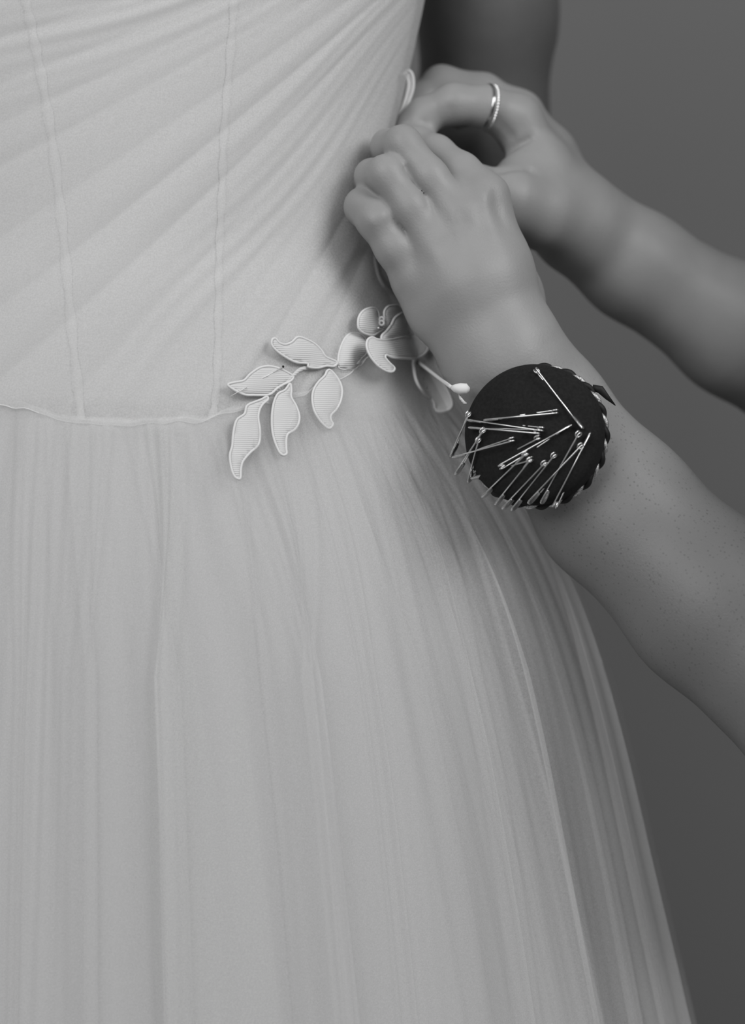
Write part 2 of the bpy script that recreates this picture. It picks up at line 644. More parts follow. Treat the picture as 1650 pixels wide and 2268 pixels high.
def head_s(p):
    c = np.array([0.385, -0.09, 1.345])
    d = ellipsoid(p, c, (0.095, 0.073, 0.105))
    d = smin(d, ellipsoid(p, c + [-0.035, 0, -0.06], (0.055, 0.05, 0.06)), 0.03)
    d = smin(d, cone(p, c + [-0.088, 0, 0.012], 0.008, c + [-0.108, 0, -0.026], 0.013), 0.012)
    d = smin(d, cone(p, c + [-0.082, -0.018, -0.062], 0.008, c + [-0.082, 0.018, -0.062], 0.008), 0.01)
    for s in (-1, 1):
        d = smin(d, ellipsoid(p, c + [0.0, s * 0.074, -0.01], (0.02, 0.008, 0.03)), 0.006)
        e, _ = seg_dist(p, c + [-0.09, s * 0.026, 0.008], c + [-0.088, s * 0.036, 0.008])
        d = d + np.float32(0.006) * np.exp(-(e / np.float32(0.014)) ** 2)
    return d


def boxed(f, lo, hi):
    lo = np.asarray(lo, np.float32)
    hi = np.asarray(hi, np.float32)

    def g(p):
        q = np.maximum(np.maximum(lo - p, p - hi), 0)
        far = np.linalg.norm(q, axis=1)
        out = far + np.float32(0.05)
        m = far <= 0
        if m.any():
            out[m] = f(p[m])
        return out
    return g


_na = boxed(near_arm, (-0.06, -0.28, 0.70), (0.52, 0.10, 1.22))
_fa = boxed(far_arm, (-0.06, -0.05, 0.86), (0.60, 0.36, 1.26))
_ts = boxed(torso_s, (0.28, -0.36, -0.02), (1.16, 0.30, 1.36))
_hs = boxed(head_s, (0.22, -0.24, 1.15), (0.60, 0.08, 1.52))


def seamstress(p):
    d = np.minimum(_na(p), _fa(p))
    d = smin(d, _ts(p), 0.02)
    return smin(d, _hs(p), 0.02)


moles = [(P(1608, 1175, -0.065), 0.0013, 0.85), (P(1366, 934, -0.03), 0.0008, 0.8), (P(1500, 600, 0.072), 0.0016, 0.35),
         (P(1606, 596, 0.085), 0.0016, 0.3)]
M_skin = skin_material('fair_skin', 0.30, moles, (P(1470, 1200, -0.045), 0.11), (P(1020, 440, 0.02), 0.125, 0.215, 0.64))  # last argument paints shade into the forearm skin
person = thing('person', (0.6, -0.15, 0.0), 'kneeling seamstress whose two bare arms reach in to pinch the side of the dress', 'person')
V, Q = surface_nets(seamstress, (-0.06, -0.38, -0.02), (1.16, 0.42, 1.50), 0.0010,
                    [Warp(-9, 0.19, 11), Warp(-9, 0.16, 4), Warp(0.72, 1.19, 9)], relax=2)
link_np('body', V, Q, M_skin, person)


def shirt_f(p):
    d = chain(p, [(np.array([0.60, -0.16, 0.62]), 0.15), (np.array([0.55, -0.13, 0.85]), 0.115), (np.array([0.48, -0.09, 1.02]), 0.125)], 0.05)
    d = smin(d, chain(p, [(np.array([0.39, -0.19, 1.04]), 0.07), (np.array([0.47, -0.08, 1.10]), 0.07), (np.array([0.50, 0.05, 1.10]), 0.07)], 0.03), 0.06)
    d = smin(d, cone(p, np.array([0.37, -0.20, 1.04]), 0.066, np.array([0.325, -0.155, 0.98]), 0.064), 0.03)
    return smin(d, cone(p, np.array([0.50, 0.06, 1.11]), 0.066, np.array([0.435, 0.08, 1.075]), 0.064), 0.03)


def trousers_f(p):
    d = cone(p, np.array([0.60, -0.21, 0.58]), 0.13, np.array([0.60, -0.10, 0.58]), 0.13)
    for s in (-0.24, -0.07):
        d = smin(d, chain(p, [(np.array([0.60, s, 0.58]), 0.10), (np.array([0.54, s, 0.085]), 0.072), (np.array([0.92, s, 0.06]), 0.052)], 0.02), 0.05)
    return d


def hair_and_block_f(p):
    c = np.array([0.385, -0.09, 1.345])
    d = ellipsoid(p, c + [0.018, 0, 0.015], (0.098, 0.083, 0.108))
    cut = ellipsoid(p, c + [-0.09, 0, -0.045], (0.10, 0.12, 0.115))
    d = np.maximum(d, -cut)
    d = smin(d, chain(p, [(c + [0.05, -0.055, 0.01], 0.045), (c + [0.035, -0.085, -0.12], 0.05), (c + [0.0, -0.13, -0.22], 0.052), (c + [-0.01, -0.16, -0.33], 0.03)], 0.02), 0.03)  # unseen near lock, added to block the lamp from the far forearm
    return smin(d, chain(p, [(c + [0.06, 0.03, 0.0], 0.05), (c + [0.10, 0.03, -0.18], 0.06), (c + [0.14, 0.02, -0.36], 0.04)], 0.02), 0.03)


for nm, f, lo, hi, h, m in (('shirt', shirt_f, (0.2, -0.4, 0.4), (0.82, 0.3, 1.3), 0.012, M_shirt),
                            ('trousers', trousers_f, (0.3, -0.42, -0.02), (1.1, 0.12, 0.8), 0.014, M_trouser),
                            ('hair', hair_and_block_f, (0.2, -0.24, 1.2), (0.65, 0.12, 1.55), 0.008, M_black)):  # out-of-frame hair, including the lock added as a light blocker
    V, Q = surface_nets(f, lo, hi, h, slack=0.03)
    link_np(nm, V, Q, m, person)

# ------------------------------------------------------------------ the dress
YC = 0.055
XC = float(P(230, 0, YC)[0])


def interp_profile(tab):
    t = np.array(tab, float)
    py, xr = t[:, 0], t[:, 1]
    z = np.array([P(0, a, YC)[2] for a in py])
    a = np.array([P(b, 0, YC)[0] - XC for b in xr])
    o = np.argsort(z)
    z, a = z[o], a[o]
    # smooth by resampling with a small gaussian
    zz = np.linspace(z[0], z[-1], 900)
    aa = np.interp(zz, z, a)
    k = np.exp(-np.linspace(-2.5, 2.5, 121) ** 2)
    k /= k.sum()
    ap = np.concatenate([aa[0] + (aa[0] - aa[1:61][::-1]), aa, aa[-1] + (aa[-1] - aa[-61:-1][::-1])])
    aa = np.convolve(ap, k, 'valid')
    return lambda q: np.interp(q, zz, aa)


a_bod = interp_profile([(-700, 1010), (-300, 985), (0, 936), (100, 914), (200, 892), (300, 870), (450, 850), (580, 842), (680, 884), (800, 920), (1000, 985), (1200, 1040)])
a_skirt = interp_profile([(500, 830), (680, 880), (800, 918), (900, 948), (1000, 985), (1200, 1055), (1500, 1150), (1800, 1235), (2268, 1345), (3200, 1560), (5000, 1950)])
a_t2 = interp_profile([(560, 840), (680, 888), (800, 935), (900, 975), (1000, 1055), (1160, 1160), (1400, 1252), (1650, 1325), (2000, 1400), (2268, 1450), (3200, 1640), (5100, 2000)])
a_t3 = interp_profile([(560, 845), (680, 892), (800, 945), (900, 1000), (1000, 1090), (1150, 1215), (1370, 1308), (1600, 1372), (1900, 1438), (2268, 1522), (3200, 1720), (5200, 2100)])


def depth_of(z, a):
    """half depth of the body: the front stays nearly upright while the sides flare"""
    return 0.098 + 0.30 * (a - 0.1395) + 0.45 * np.clip(0.62 - z, 0, 1) ** 1.2


def surf_y(x, z, af):
    a = af(z)
    t = np.clip((x - XC) / a, -0.999, 0.999)
    return YC - depth_of(z, a) * np.sqrt(1 - t * t)


def on_dress(px, py, off=0.0, af=a_bod):
    Y = 0.0
    for _ in range(12):
        q = P(px, py, Y)
        Y = 0.5 * Y + 0.5 * (float(surf_y(q[0], q[2], af)) - off)
    return P(px, py, Y)


rng = np.random.RandomState(7)


def noise1(n, lo, hi, seed):
    r = np.random.RandomState(seed)
    f = np.exp(r.uniform(np.log(lo), np.log(hi), n))
    ph = r.uniform(0, 2 * np.pi, n)
    am = (lo / f) ** 0.5
    am /= np.sqrt((am ** 2).sum() / 2)
    return lambda t: sum(a * np.sin(f_ * t + p) for a, f_, p in zip(am, f, ph))


dress = thing('wedding_dress', (XC, YC, 0.0), 'white wedding dress with pleated tulle bodice, sheer full skirt and lace leaf sprig', 'dress')


def zpy(py):
    return float(P(0, py, YC)[2])


def revolve(name, af, z0, z1, nz, nu, disp, m, dth=None, zpow=1.0, top=None):
    """a sheet around the body; disp(theta, z) pushes it outwards, dth swings it sideways"""
    th = np.linspace(-np.pi, np.pi, nu, endpoint=False)
    s = np.linspace(0, 1, nz) ** zpow
    TH, SS = np.meshgrid(th, s)
    zt = z0 if top is None else top(TH)
    Z = zt + (z1 - zt) * SS
    A = af(Z)
    D = disp(TH, Z)
    T2 = TH + (dth(TH, Z) if dth else 0)
    X = XC + (A + D) * np.sin(T2)
    Y = YC - (depth_of(Z, A) + D) * np.cos(T2)
    V, Q = grid_mesh(np.stack([X, Y, Z], -1), True)
    return link_np(name, V, Q, m, dress)


# bodice lining, boning channels and the pleated tulle over it
Qx, Qz = P(1060, -200, YC)[0], P(1060, -200, YC)[2]
n_a, n_b, n_c = noise1(9, 26, 60, 11), noise1(9, 60, 190, 12), noise1(6, 3, 9, 13)


def pleat(TH, Z):
    X = XC + a_bod(Z) * np.sin(TH)
    dx, dz = Qx - X, Qz - Z
    r = np.sqrt(dx * dx + dz * dz) + 1e-6
    ph = np.arctan2(-dx, dz) + 0.35 * np.clip(r - 0.05, 0, 1)
    fr = np.clip(np.cos(TH) * 3, 0, 1)
    w = 0.55 + 0.45 * np.sin(n_c(ph * 3) + r * 18)
    h = np.abs(n_a(ph)) ** 0.8 * 0.9 + 0.35 * n_b(ph + 0.02 * np.sin(r * 30)) * w
    return fr * h * (0.30 + r / 0.23)


n_seam = noise1(8, 20, 140, 99)


def seam_top(TH):
    X = XC + 0.16 * np.sin(TH)
    px = 825 + X / (1.2 / FPX)
    py = np.interp(px, [-700, -100, 0, 60, 150, 240, 330, 420, 520, 640, 760, 880, 960], [930, 915, 905, 900, 932, 944, 946, 938, 915, 880, 830, 740, 690])
    return np.array([P(0, 0, -0.03)[2]]) + (0 - py) * 1.17 / FPX + 0.0007 * n_seam(TH)


revolve('bodice_lining', a_bod, zpy(-640), zpy(1000), 160, 260, lambda t, z: -0.0025 - 0.02 * np.clip((zpy(900) - z) / 0.03, 0, 1) ** 1.5 + 0 * t, M_lining)
# the pleated tulle ends in a wavy seam at the waist
th = np.linspace(-np.pi, np.pi, 1100, endpoint=False)
s = np.linspace(0, 1, 360)
TH, SS = np.meshgrid(th, s)
Z = zpy(-640) + (seam_top(TH) - zpy(-640)) * SS
A = a_bod(Z)
D = 0.0012 + 0.00065 * pleat(TH, Z)
Vg = np.stack([XC + (A + D) * np.sin(TH), YC - (depth_of(Z, A) + D) * np.cos(TH), Z], -1)
V, Q = grid_mesh(Vg, True)
link_np('bodice_tulle', V, Q, M_tulle_b, dress)
hem = Vg[-1]
V, F = tube(hem[::2], 0.00035, 6, closed=True)
link_mesh('waist_seam', V, F, M_lining, dress)


def strip(pts, wpx, off, name, m):
    path = smooth_open([(a, b, 0) for a, b in pts], 8)[:, :2]
    L = []
    for i, (a, b) in enumerate(path):
        wob = 1 + 0.25 * math.sin(i * 1.3)
        row = []
        for k, o in ((-1, 0), (-0.8, 0.0005), (0.8, 0.0005), (1, 0)):
            row.append(on_dress(a + k * wpx * wob / 2, b, off + o))
        L.append(row)
    V, Q = grid_mesh(np.array(L))
    return link_mesh(name, V, Q, m, dress)


strip([(520, -20), (508, 150), (496, 300), (492, 420), (486, 560), (484, 700), (480, 860), (470, 925)], 16, -0.0021, 'boning_channel', M_bone)
strip([(52, -20), (72, 70), (92, 170), (118, 330), (140, 520), (158, 720), (180, 930)], 20, -0.0021, 'boning_channel', M_bone)
strip([(-180, -20), (-150, 300), (-120, 650), (-90, 930)], 18, -0.0021, 'boning_channel', M_bone)


# skirt: opaque lining and three sheer layers of gathered tulle
def waist_line(lift):
    return lambda TH: seam_top(TH) + lift


def folds(seed, lo, hi, amp0, amp1, drift):
    na, nb2, nc = noise1(10, lo, hi, seed), noise1(10, hi, hi * 2.6, seed + 1), noise1(5, 3, 9, seed + 2)

    def f(TH, Z):
        s = np.clip((zpy(930) - Z) / 0.30, 0, 3)
        k = np.clip((zpy(900) - Z) / 0.02, 0, 1)
        t = TH + drift * 0.02 * s * nc(TH)
        sharp = 1 - np.abs(np.sin(na(t * 0.9) * 0.9 + t * lo * 0.5))
        return k * (amp0 + (amp1 - amp0) * np.minimum(s, 1.4)) * (0.62 * sharp + 0.30 * na(t) + (0.22 * nb2(t) + 0.10 * nb2(2.3 * t + 1)) * np.clip(1.5 - s, 0.35, 1.2))
    return f


f0, f1, f2, f3 = folds(21, 9, 22, 0.001, 0.003, 1), folds(31, 22, 60, 0.0015, 0.0035, 1), folds(41, 16, 50, 0.002, 0.006, 1), folds(51, 9, 30, 0.003, 0.008, 1)
sw1, sw2, sw3 = noise1(8, 14, 40, 61), noise1(8, 10, 34, 62), noise1(8, 7, 24, 63)


def sway(n, a):
    return lambda TH, Z: a * n(TH) * np.clip((zpy(930) - Z) / 0.12, 0, 1)


revolve('skirt_lining', a_skirt, zpy(880), 0.03, 150, 500, lambda t, z: -0.006 + f0(t, z), M_lining, zpow=1.3)
revolve('tulle_layer', a_skirt, 0, 0.025, 240, 1400, lambda t, z: 0.001 + f1(t, z), M_tulle_1, sway(sw1, 0.048), 1.5, waist_line(0.001))
revolve('tulle_layer', a_t2, 0, 0.02, 240, 1300, lambda t, z: 0.002 + f2(t, z) - 0.003, M_tulle_2, sway(sw2, 0.052), 1.5, waist_line(0.002))
revolve('tulle_layer', a_t3, 0, 0.02, 240, 1100, lambda t, z: 0.003 + f3(t, z) - 0.004, M_tulle_3, sway(sw3, 0.055), 1.5, waist_line(0.003))


# ---- lace sprig sewn to the waist
def c5(lst):
    return [(480 + x / 2.845, 660 + y / 2.845) for x, y in lst]


sprig = link_mesh('lace_sprig', *tube([on_dress(a, b, 0.0035) for a, b in smooth_open([p + (0,) for p in c5(
    [(310, 616), (390, 565), (470, 500), (520, 455), (575, 438), (640, 436), (700, 420), (760, 412), (830, 440), (900, 400)])], 6)[:, :2]], 0.0011, 6),
    M_lace, dress)


def lace_piece(name, outline, off, puff, tilt=(0, 0, 0), cord=0.00032, parent=sprig, per=5, af=a_bod, fold=None):
    """a lace leaf or petal: outline on the dress, raised by off, puffed in the middle, tilt lifts it along a direction"""
    o = smooth_closed(outline, per)
    cx, cy = o.mean(0)
    ext = max(np.ptp(o[:, 0]), np.ptp(o[:, 1]))
    step = max(ext / 16, 5)
    gx = np.arange(o[:, 0].min(), o[:, 0].max(), step)
    gy = np.arange(o[:, 1].min(), o[:, 1].max(), step)
    inner = []
    x2, y2 = np.roll(o[:, 0], -1), np.roll(o[:, 1], -1)
    for a in gx:
        for b in gy:
            c = ((o[:, 1] > b) != (y2 > b)) & (a < (x2 - o[:, 0]) * (b - o[:, 1]) / (y2 - o[:, 1] + 1e-9) + o[:, 0])
            if c.sum() % 2 and np.min(np.hypot(o[:, 0] - a, o[:, 1] - b)) > step * 0.4:
                inner.append((a, b))
    n = len(o)
    pts = [Vector(p) for p in o] + [Vector(p) for p in inner]
    r = delaunay_2d_cdt(pts, [(i, (i + 1) % n) for i in range(n)], [], 1, 1e-6)
    v2, f2_ = r[0], r[2]

    def lift(a, b):
        dd = np.min(np.hypot(o[:, 0] - a, o[:, 1] - b))
        h = off + puff * (1 - math.exp(-dd / (ext * 0.12)))
        h += tilt[2] * max(0, ((a - cx) * tilt[0] + (b - cy) * tilt[1]) / ext + 0.5)
        if fold:
            h += fold(a, b)
        return h
    V = [on_dress(p.x, p.y, lift(p.x, p.y), af) for p in v2]
    ob = link_mesh(name, V, f2_, M_lace, parent)
    md = ob.modifiers.new('thick', 'SOLIDIFY')
    md.thickness = 0.0006
    md.offset = 0
    edge = [on_dress(p[0], p[1], lift(p[0], p[1]) + 0.0003, af) for p in o]
    V, F = tube(edge, cord, 6, closed=True)
    # the cord is joined into the same leaf mesh
    me = ob.data
    bm = bmesh.new()
    bm.from_mesh(me)
    base = np.zeros(3)
    p = parent
    while p is not None:
        base += np.array(p.location)
        p = p.parent
    vs = [bm.verts.new(np.array(q) - base) for q in V]
    me.materials.append(M_cord)
    for f in F:
        fc = bm.faces.new([vs[i] for i in f])
        fc.material_index = 1
        fc.smooth = True
    bm.to_mesh(me)
    bm.free()
    return ob


leafA = c5([(350, 262), (372, 256), (395, 282), (430, 293), (470, 280), (510, 247), (560, 258), (620, 290), (660, 330), (690, 372), (755, 402), (740, 430), (690, 428), (640, 440), (580, 435), (570, 412), (500, 405), (430, 370), (375, 330), (348, 295)])
leafB = c5([(70, 548), (110, 532), (170, 520), (210, 480), (270, 440), (330, 430), (390, 442), (440, 465), (480, 492), (470, 520), (420, 545), (380, 570), (340, 605), (300, 612), (240, 612), (180, 610), (120, 585)])
leafC = c5([(315, 622), (322, 640), (290, 670), (268, 710), (262, 760), (272, 830), (270, 900), (250, 940), (210, 975), (165, 1030), (152, 1080), (150, 1130), (138, 1140), (110, 1120), (90, 1060), (83, 990), (98, 930), (105, 850), (125, 770), (175, 730), (190, 680), (240, 655), (280, 640)])
leafD = c5([(462, 540), (470, 580), (470, 625), (500, 680), (520, 740), (515, 790), (490, 830), (450, 855), (438, 890), (438, 950), (440, 980), (420, 990), (395, 970), (365, 900), (350, 830), (348, 740), (360, 660), (385, 605), (430, 580)])
leafE = c5([(715, 455), (750, 490), (780, 540), (790, 590), (780, 650), (755, 700), (720, 740), (722, 775), (733, 795), (715, 820), (690, 812), (650, 770), (615, 710), (602, 640), (610, 580), (640, 530), (680, 490), (695, 460)])
budF = c5([(770, 440), (765, 380), (780, 310), (810, 250), (850, 222), (900, 225), (935, 255), (950, 300), (940, 350), (910, 380), (900, 400), (880, 440), (830, 450)])
petG = c5([(890, 170), (895, 120), (925, 80), (975, 62), (1010, 75), (1022, 120), (1035, 175), (1060, 190), (1020, 215), (980, 235), (930, 222), (900, 200)])
petH = c5([(1060, 140), (1055, 90), (1080, 55), (1130, 48), (1165, 65), (1180, 95), (1140, 120), (1110, 155), (1100, 190), (1060, 185)])
petI = c5([(1100, 170), (1120, 130), (1160, 100), (1195, 88), (1220, 105), (1240, 160), (1250, 240), (1210, 245), (1130, 260), (1050, 270), (1040, 240), (1070, 210)])
petJ = c5([(950, 265), (980, 248), (1020, 262), (1100, 262), (1200, 240), (1255, 245), (1300, 280), (1330, 310), (1310, 350), (1250, 380), (1180, 380), (1110, 375), (1070, 360), (1062, 375), (1090, 410), (1120, 440), (1110, 462), (1075, 462), (1020, 430), (970, 370), (945, 310)])
petK = c5([(1240, 400), (1265, 395), (1310, 430), (1400, 500), (1440, 560), (1470, 620), (1482, 670), (1465, 700), (1410, 715), (1375, 700), (1365, 650), (1300, 590), (1255, 510)])
petL = c5([(1265, 390), (1330, 335), (1365, 350), (1385, 430), (1430, 510), (1475, 560), (1400, 500), (1320, 430)])
lace_piece('leaf', leafA, 0.0035, 0.0012, (-0.8, 0.2, 0.004))
lace_piece('leaf', leafB, 0.0035, 0.0012, (-0.9, 0.2, 0.003))
lace_piece('leaf', leafC, 0.006, 0.0012, (0, 1, 0.005))
lace_piece('leaf', leafD, 0.005, 0.0012, (0, 1, 0.005))
lace_piece('leaf', leafE, 0.005, 0.0012, (0, 1, 0.004))
lace_piece('bud', budF, 0.003, 0.0035, cord=0.0002)
lace_piece('petal', petG, 0.009, 0.002, (-0.5, -0.8, 0.004), cord=0.0003)
lace_piece('petal', petH, 0.012, 0.0025, (0.2, -0.9, 0.004), cord=0.0003)
lace_piece('petal', petI, 0.017, 0.003, (0.6, -0.6, 0.004), cord=0.0004)
lace_piece('petal', petJ, 0.018, 0.0015, (0, 0.9, 0.006), cord=0.0003)
lace_piece('petal', petL, 0.013, 0.001, cord=0.0004)
lace_piece('petal', petK, 0.016, -0.003, (0.4, 0.8, 0.010), cord=0.0006)
st = c5([(1262, 400), (1330, 450), (1410, 512), (1478, 562)])
y0_ = float(on_dress(st[0][0], st[0][1], 0.016)[1])
path = [P(a, b, y0_ + (-0.037 - y0_) * (i / 18.0)) for i, (a, b) in enumerate(smooth_open([p + (0,) for p in st], 6)[:, :2])]   # springs forward from the flower
V, F = tube(path, 0.0009, 8)
stm = link_mesh('stamen', V, F, M_cord, sprig)
e = path[-1]
V, F = tube([e, e + [0.0015, 0, -0.0004], e + [0.004, 0, -0.0008], e + [0.007, 0, -0.0008], e + [0.0085, 0, -0.001]], [0.0009, 0.0019, 0.0027, 0.0025, 0.0008], 14)
link_mesh('stamen_tip', V, F, M_bone, sprig)
tl = [e + [0.0075, 0, -0.0015]] + [P(a, b, -0.036) for a, b in c5([(1528, 605), (1535, 630), (1555, 655), (1572, 668)])]
V, F = tube(tl, 0.0007, 6)
link_mesh('loose_thread', V, F, M_lace, sprig)
for dy_ in (0, 1):
    q = on_dress(480 + 1040 / 2.845, 660 + (135 + 22 * dy_) / 2.845, 0.014)
    V, F = tube([q + [math.cos(t) * 0.0011, 0, math.sin(t) * 0.0011] for t in np.linspace(0, 6.283, 12, endpoint=False)], 0.0006, 6, closed=True)
    link_mesh('thread_loop', V, F, M_cord, sprig)
a_, b_ = on_dress(480 + 1012 / 2.845, 660 + 189 / 2.845, 0.0165), on_dress(480 + 1068 / 2.845, 660 + 186 / 2.845, 0.0168)
hk = link_mesh('hook_bar', *tube([a_, (a_ + b_) / 2, b_], 0.0004, 6), M_steel_d, sprig, label='small dark hook in the flower centre')

lace_piece('lace_edge', [(894, 166), (903, 157), (911, 162), (915, 178), (914, 198), (907, 220), (898, 243), (888, 264), (882, 262), (891, 240), (899, 215), (904, 192), (902, 175)], 0.003, 0.001, cord=0.0006, parent=dress)
lace_piece('lace_edge', [(830, 570), (838, 576), (840, 590), (847, 612), (859, 630), (872, 646), (865, 647), (850, 634), (840, 616), (834, 596)], 0.003, 0.001, cord=0.0006, parent=dress)

# ------------------------------------------------------------------ the bride inside the dress
M_skin_b = skin_material('shaded_skin', 0.185)  # shade on the bride's arm partly put into this dark skin colour
bride = thing('person', (XC, YC, 0.0), 'bride wearing the white dress, her bare arm hanging in shade behind the hands', 'person')


def bride_f(p):
    d = None
    for s in (-1, 1):
        c = chain(p, [(np.array([XC + s * 0.05, YC, 0.90]), 0.085), (np.array([XC + s * 0.04, YC, 1.08]), 0.07), (np.array([XC + s * 0.055, YC, 1.30]), 0.08)], 0.05)
        d = c if d is None else smin(d, c, 0.03)
    d = smin(d, chain(p, [(np.array([XC - 0.16, YC + 0.03, 1.40]), 0.05), (np.array([XC, YC + 0.02, 1.44]), 0.06), (np.array([XC + 0.17, YC + 0.05, 1.40]), 0.05)], 0.03), 0.06)
    d = smin(d, cone(p, np.array([XC, YC + 0.02, 1.44]), 0.055, np.array([XC, YC + 0.03, 1.56]), 0.05), 0.03)
    for s in (-0.08, 0.08):
        d = smin(d, chain(p, [(np.array([XC + s, YC, 0.88]), 0.085), (np.array([XC + s, YC, 0.47]), 0.055), (np.array([XC + s, YC, 0.08]), 0.035)], 0.02), 0.05)
    arm = chain(p, [(np.array([XC + 0.19, YC + 0.05, 1.39]), 0.048), J(1081, 40, 165, 130), J(1066, 300, 185, 124), (np.array([XC + 0.02, 0.27, 1.06]), 0.026)], 0.03)
    d = np.minimum(d, smin(arm, cone(p, np.array([XC + 0.17, YC + 0.05, 1.40]), 0.05, np.array([XC + 0.1, YC + 0.03, 1.42]), 0.05), 0.02))
    arm2 = chain(p, [(np.array([XC - 0.19, YC + 0.05, 1.39]), 0.048), (np.array([XC - 0.24, YC + 0.13, 1.11]), 0.036), (np.array([XC - 0.03, 0.27, 1.04]), 0.026)], 0.03)
    c = np.array([XC, YC + 0.045, 1.655])
    d = smin(d, ellipsoid(p, c, (0.073, 0.092, 0.105)), 0.02)
    d = smin(d, ellipsoid(p, c + [0, 0.035, -0.06], (0.05, 0.055, 0.06)), 0.03)
    d = smin(d, cone(p, c + [0, 0.086, 0.012], 0.008, c + [0, 0.106, -0.026], 0.013), 0.012)
    for s in (-1, 1):
        d = smin(d, ellipsoid(p, c + [s * 0.074, 0, -0.01], (0.008, 0.02, 0.03)), 0.006)
        e, _ = seg_dist(p, c + [s * 0.026, 0.09, 0.008], c + [s * 0.036, 0.088, 0.008])
        d = d + np.float32(0.006) * np.exp(-(e / np.float32(0.014)) ** 2)
    return np.minimum(d, arm2)


V, Q = surface_nets(bride_f, (-0.5, -0.12, 0.03), (0.2, 0.36, 1.80), 0.006, slack=0.03)
link_np('body', V, Q, M_skin_b, bride)


def bride_hair_f(p):
    c = np.array([XC, YC + 0.045, 1.655])
    d = ellipsoid(p, c + [0, -0.018, 0.015], (0.083, 0.098, 0.108))
    d = np.maximum(d, -ellipsoid(p, c + [0, 0.09, -0.045], (0.12, 0.10, 0.115)))
    return smin(d, ellipsoid(p, c + [0, -0.105, -0.045], (0.05, 0.042, 0.045)), 0.02)


V, Q = surface_nets(bride_hair_f, (-0.3, -0.15, 1.5), (0.1, 0.3, 1.85), 0.007, slack=0.03)
link_np('hair', V, Q, M_black, bride)

# ------------------------------------------------------------------ wrist pincushion
CN = np.array([-0.30, -0.94, 0.10])
CN /= np.linalg.norm(CN)
CU = np.cross(np.array([0, 0, 1.0]), CN)
CU /= np.linalg.norm(CU)
CV = np.cross(CN, CU)
CC = P(1180, 961, -0.047)
CR, SIDE, DOME = 0.0322, 0.011, 0.012
cush = thing('pincushion', CC, 'round black wrist pincushion strapped to the near arm, full of pins', 'pincushion')


def ring_pts(r, h, n=96):
    t = np.linspace(0, 2 * np.pi, n, endpoint=False)
    return CC + r * (np.cos(t)[:, None] * CU + np.sin(t)[:, None] * CV) + h * CN


prof = [(0.97, -SIDE), (1.0, -SIDE * 0.8), (1.01, -SIDE * 0.3), (1.0, 0.0)]
prof += [(math.cos(a), math.sin(a) ** 0.95) for a in np.linspace(0.08, math.pi / 2 - 0.01, 22)]
rows = []
for i, (r, h) in enumerate(prof):
    hh = h if i < 4 else h * DOME
    pts = ring_pts(CR * r, hh)
    if i >= 4:   # stuffed fabric is never perfectly even
        t = np.linspace(0, 2 * np.pi, 96, endpoint=False)
        pts = pts + (0.0006 * r * np.sin(3 * t + 1) + 0.0004 * np.sin(5 * t + r * 6))[:, None] * CN
    rows.append(pts)
V, Q = grid_mesh(np.array(rows), True)
Vl = V.tolist()
F = [tuple(q) for q in Q] + [tuple(range(96))[::-1], tuple(len(Vl) - 96 + k for k in range(96))]
link_mesh('cushion', Vl, F, M_cushion, cush)


def dome_h(r):
    q = min(r / CR, 1.0)
    return DOME * math.sqrt(max(0, 1 - q * q)) if q < 1 else -0.003


def on_cushion(px, py, off):
    """the point of the dome seen at this place, lifted by off along the cushion's normal"""
    lo_, hi_ = -0.09, 0.0
    best = None
    for Y in np.linspace(-0.085, -0.025, 480):
        q = P(px, py, Y) - CC
        r = math.hypot(q @ CU, q @ CV)
        if q @ CN <= dome_h(r) + off:
            return P(px, py, Y)
    return P(px, py, -0.03)


# twisted trim round the base: a black strand and a metallic strand
for k, (m, nm, lb) in enumerate(((M_black, 'trim_cord', None), (M_silver_thread, 'trim_thread', 'silvery metallic thread wound round the trim'))):
    t = np.linspace(0, 2 * np.pi, 720, endpoint=False)
    ph = t * 17 + k * np.pi
    rr = CR * 0.985 + 0.0010 * np.cos(ph)
    pts = CC + rr[:, None] * (np.cos(t)[:, None] * CU + np.sin(t)[:, None] * CV) + (-0.0085 + 0.0010 * np.sin(ph))[:, None] * CN
    V, F = tube(pts, 0.0016 if k == 0 else 0.0013, 8, closed=True)
    link_mesh(nm, V, F, m, cush, label=lb)
# elastic strap round the wrist
ax = P(1330, 1110, -0.014) - P(1120, 830, -0.011)
ax /= np.linalg.norm(ax)
wc = P(1200, 905, -0.010)
s1 = np.cross(ax, np.array([0, -1.0, 0]))
s1 /= np.linalg.norm(s1)
s2 = np.cross(s1, ax)
t = np.linspace(0, 2 * np.pi, 72, endpoint=False)
rows = []
for w_, k_ in ((-0.006, 1.0), (-0.006, 1.03), (0.006, 1.03), (0.006, 1.0)):
    rows.append(wc + ax * (w_ + 0.004) + 0.0268 * k_ * np.cos(t)[:, None] * s1 + 0.0215 * k_ * np.sin(t)[:, None] * s2)
V, Q = grid_mesh(np.array(rows + rows[:1]), True)
link_mesh('strap', V, Q, M_black, cush)
tp = [P(1312, 858, -0.040), P(1330, 863, -0.040), P(1345, 880, -0.039), P(1363, 898, -0.037)]
V, F = tube(tp, [0.0014, 0.0019, 0.0012, 0.0002], 8, flat=0.5)
link_mesh('strap_end', V, F, M_black, cush, label='pointed end of the strap sticking out')

# ------------------------------------------------------------------ safety pins
CAP = {}


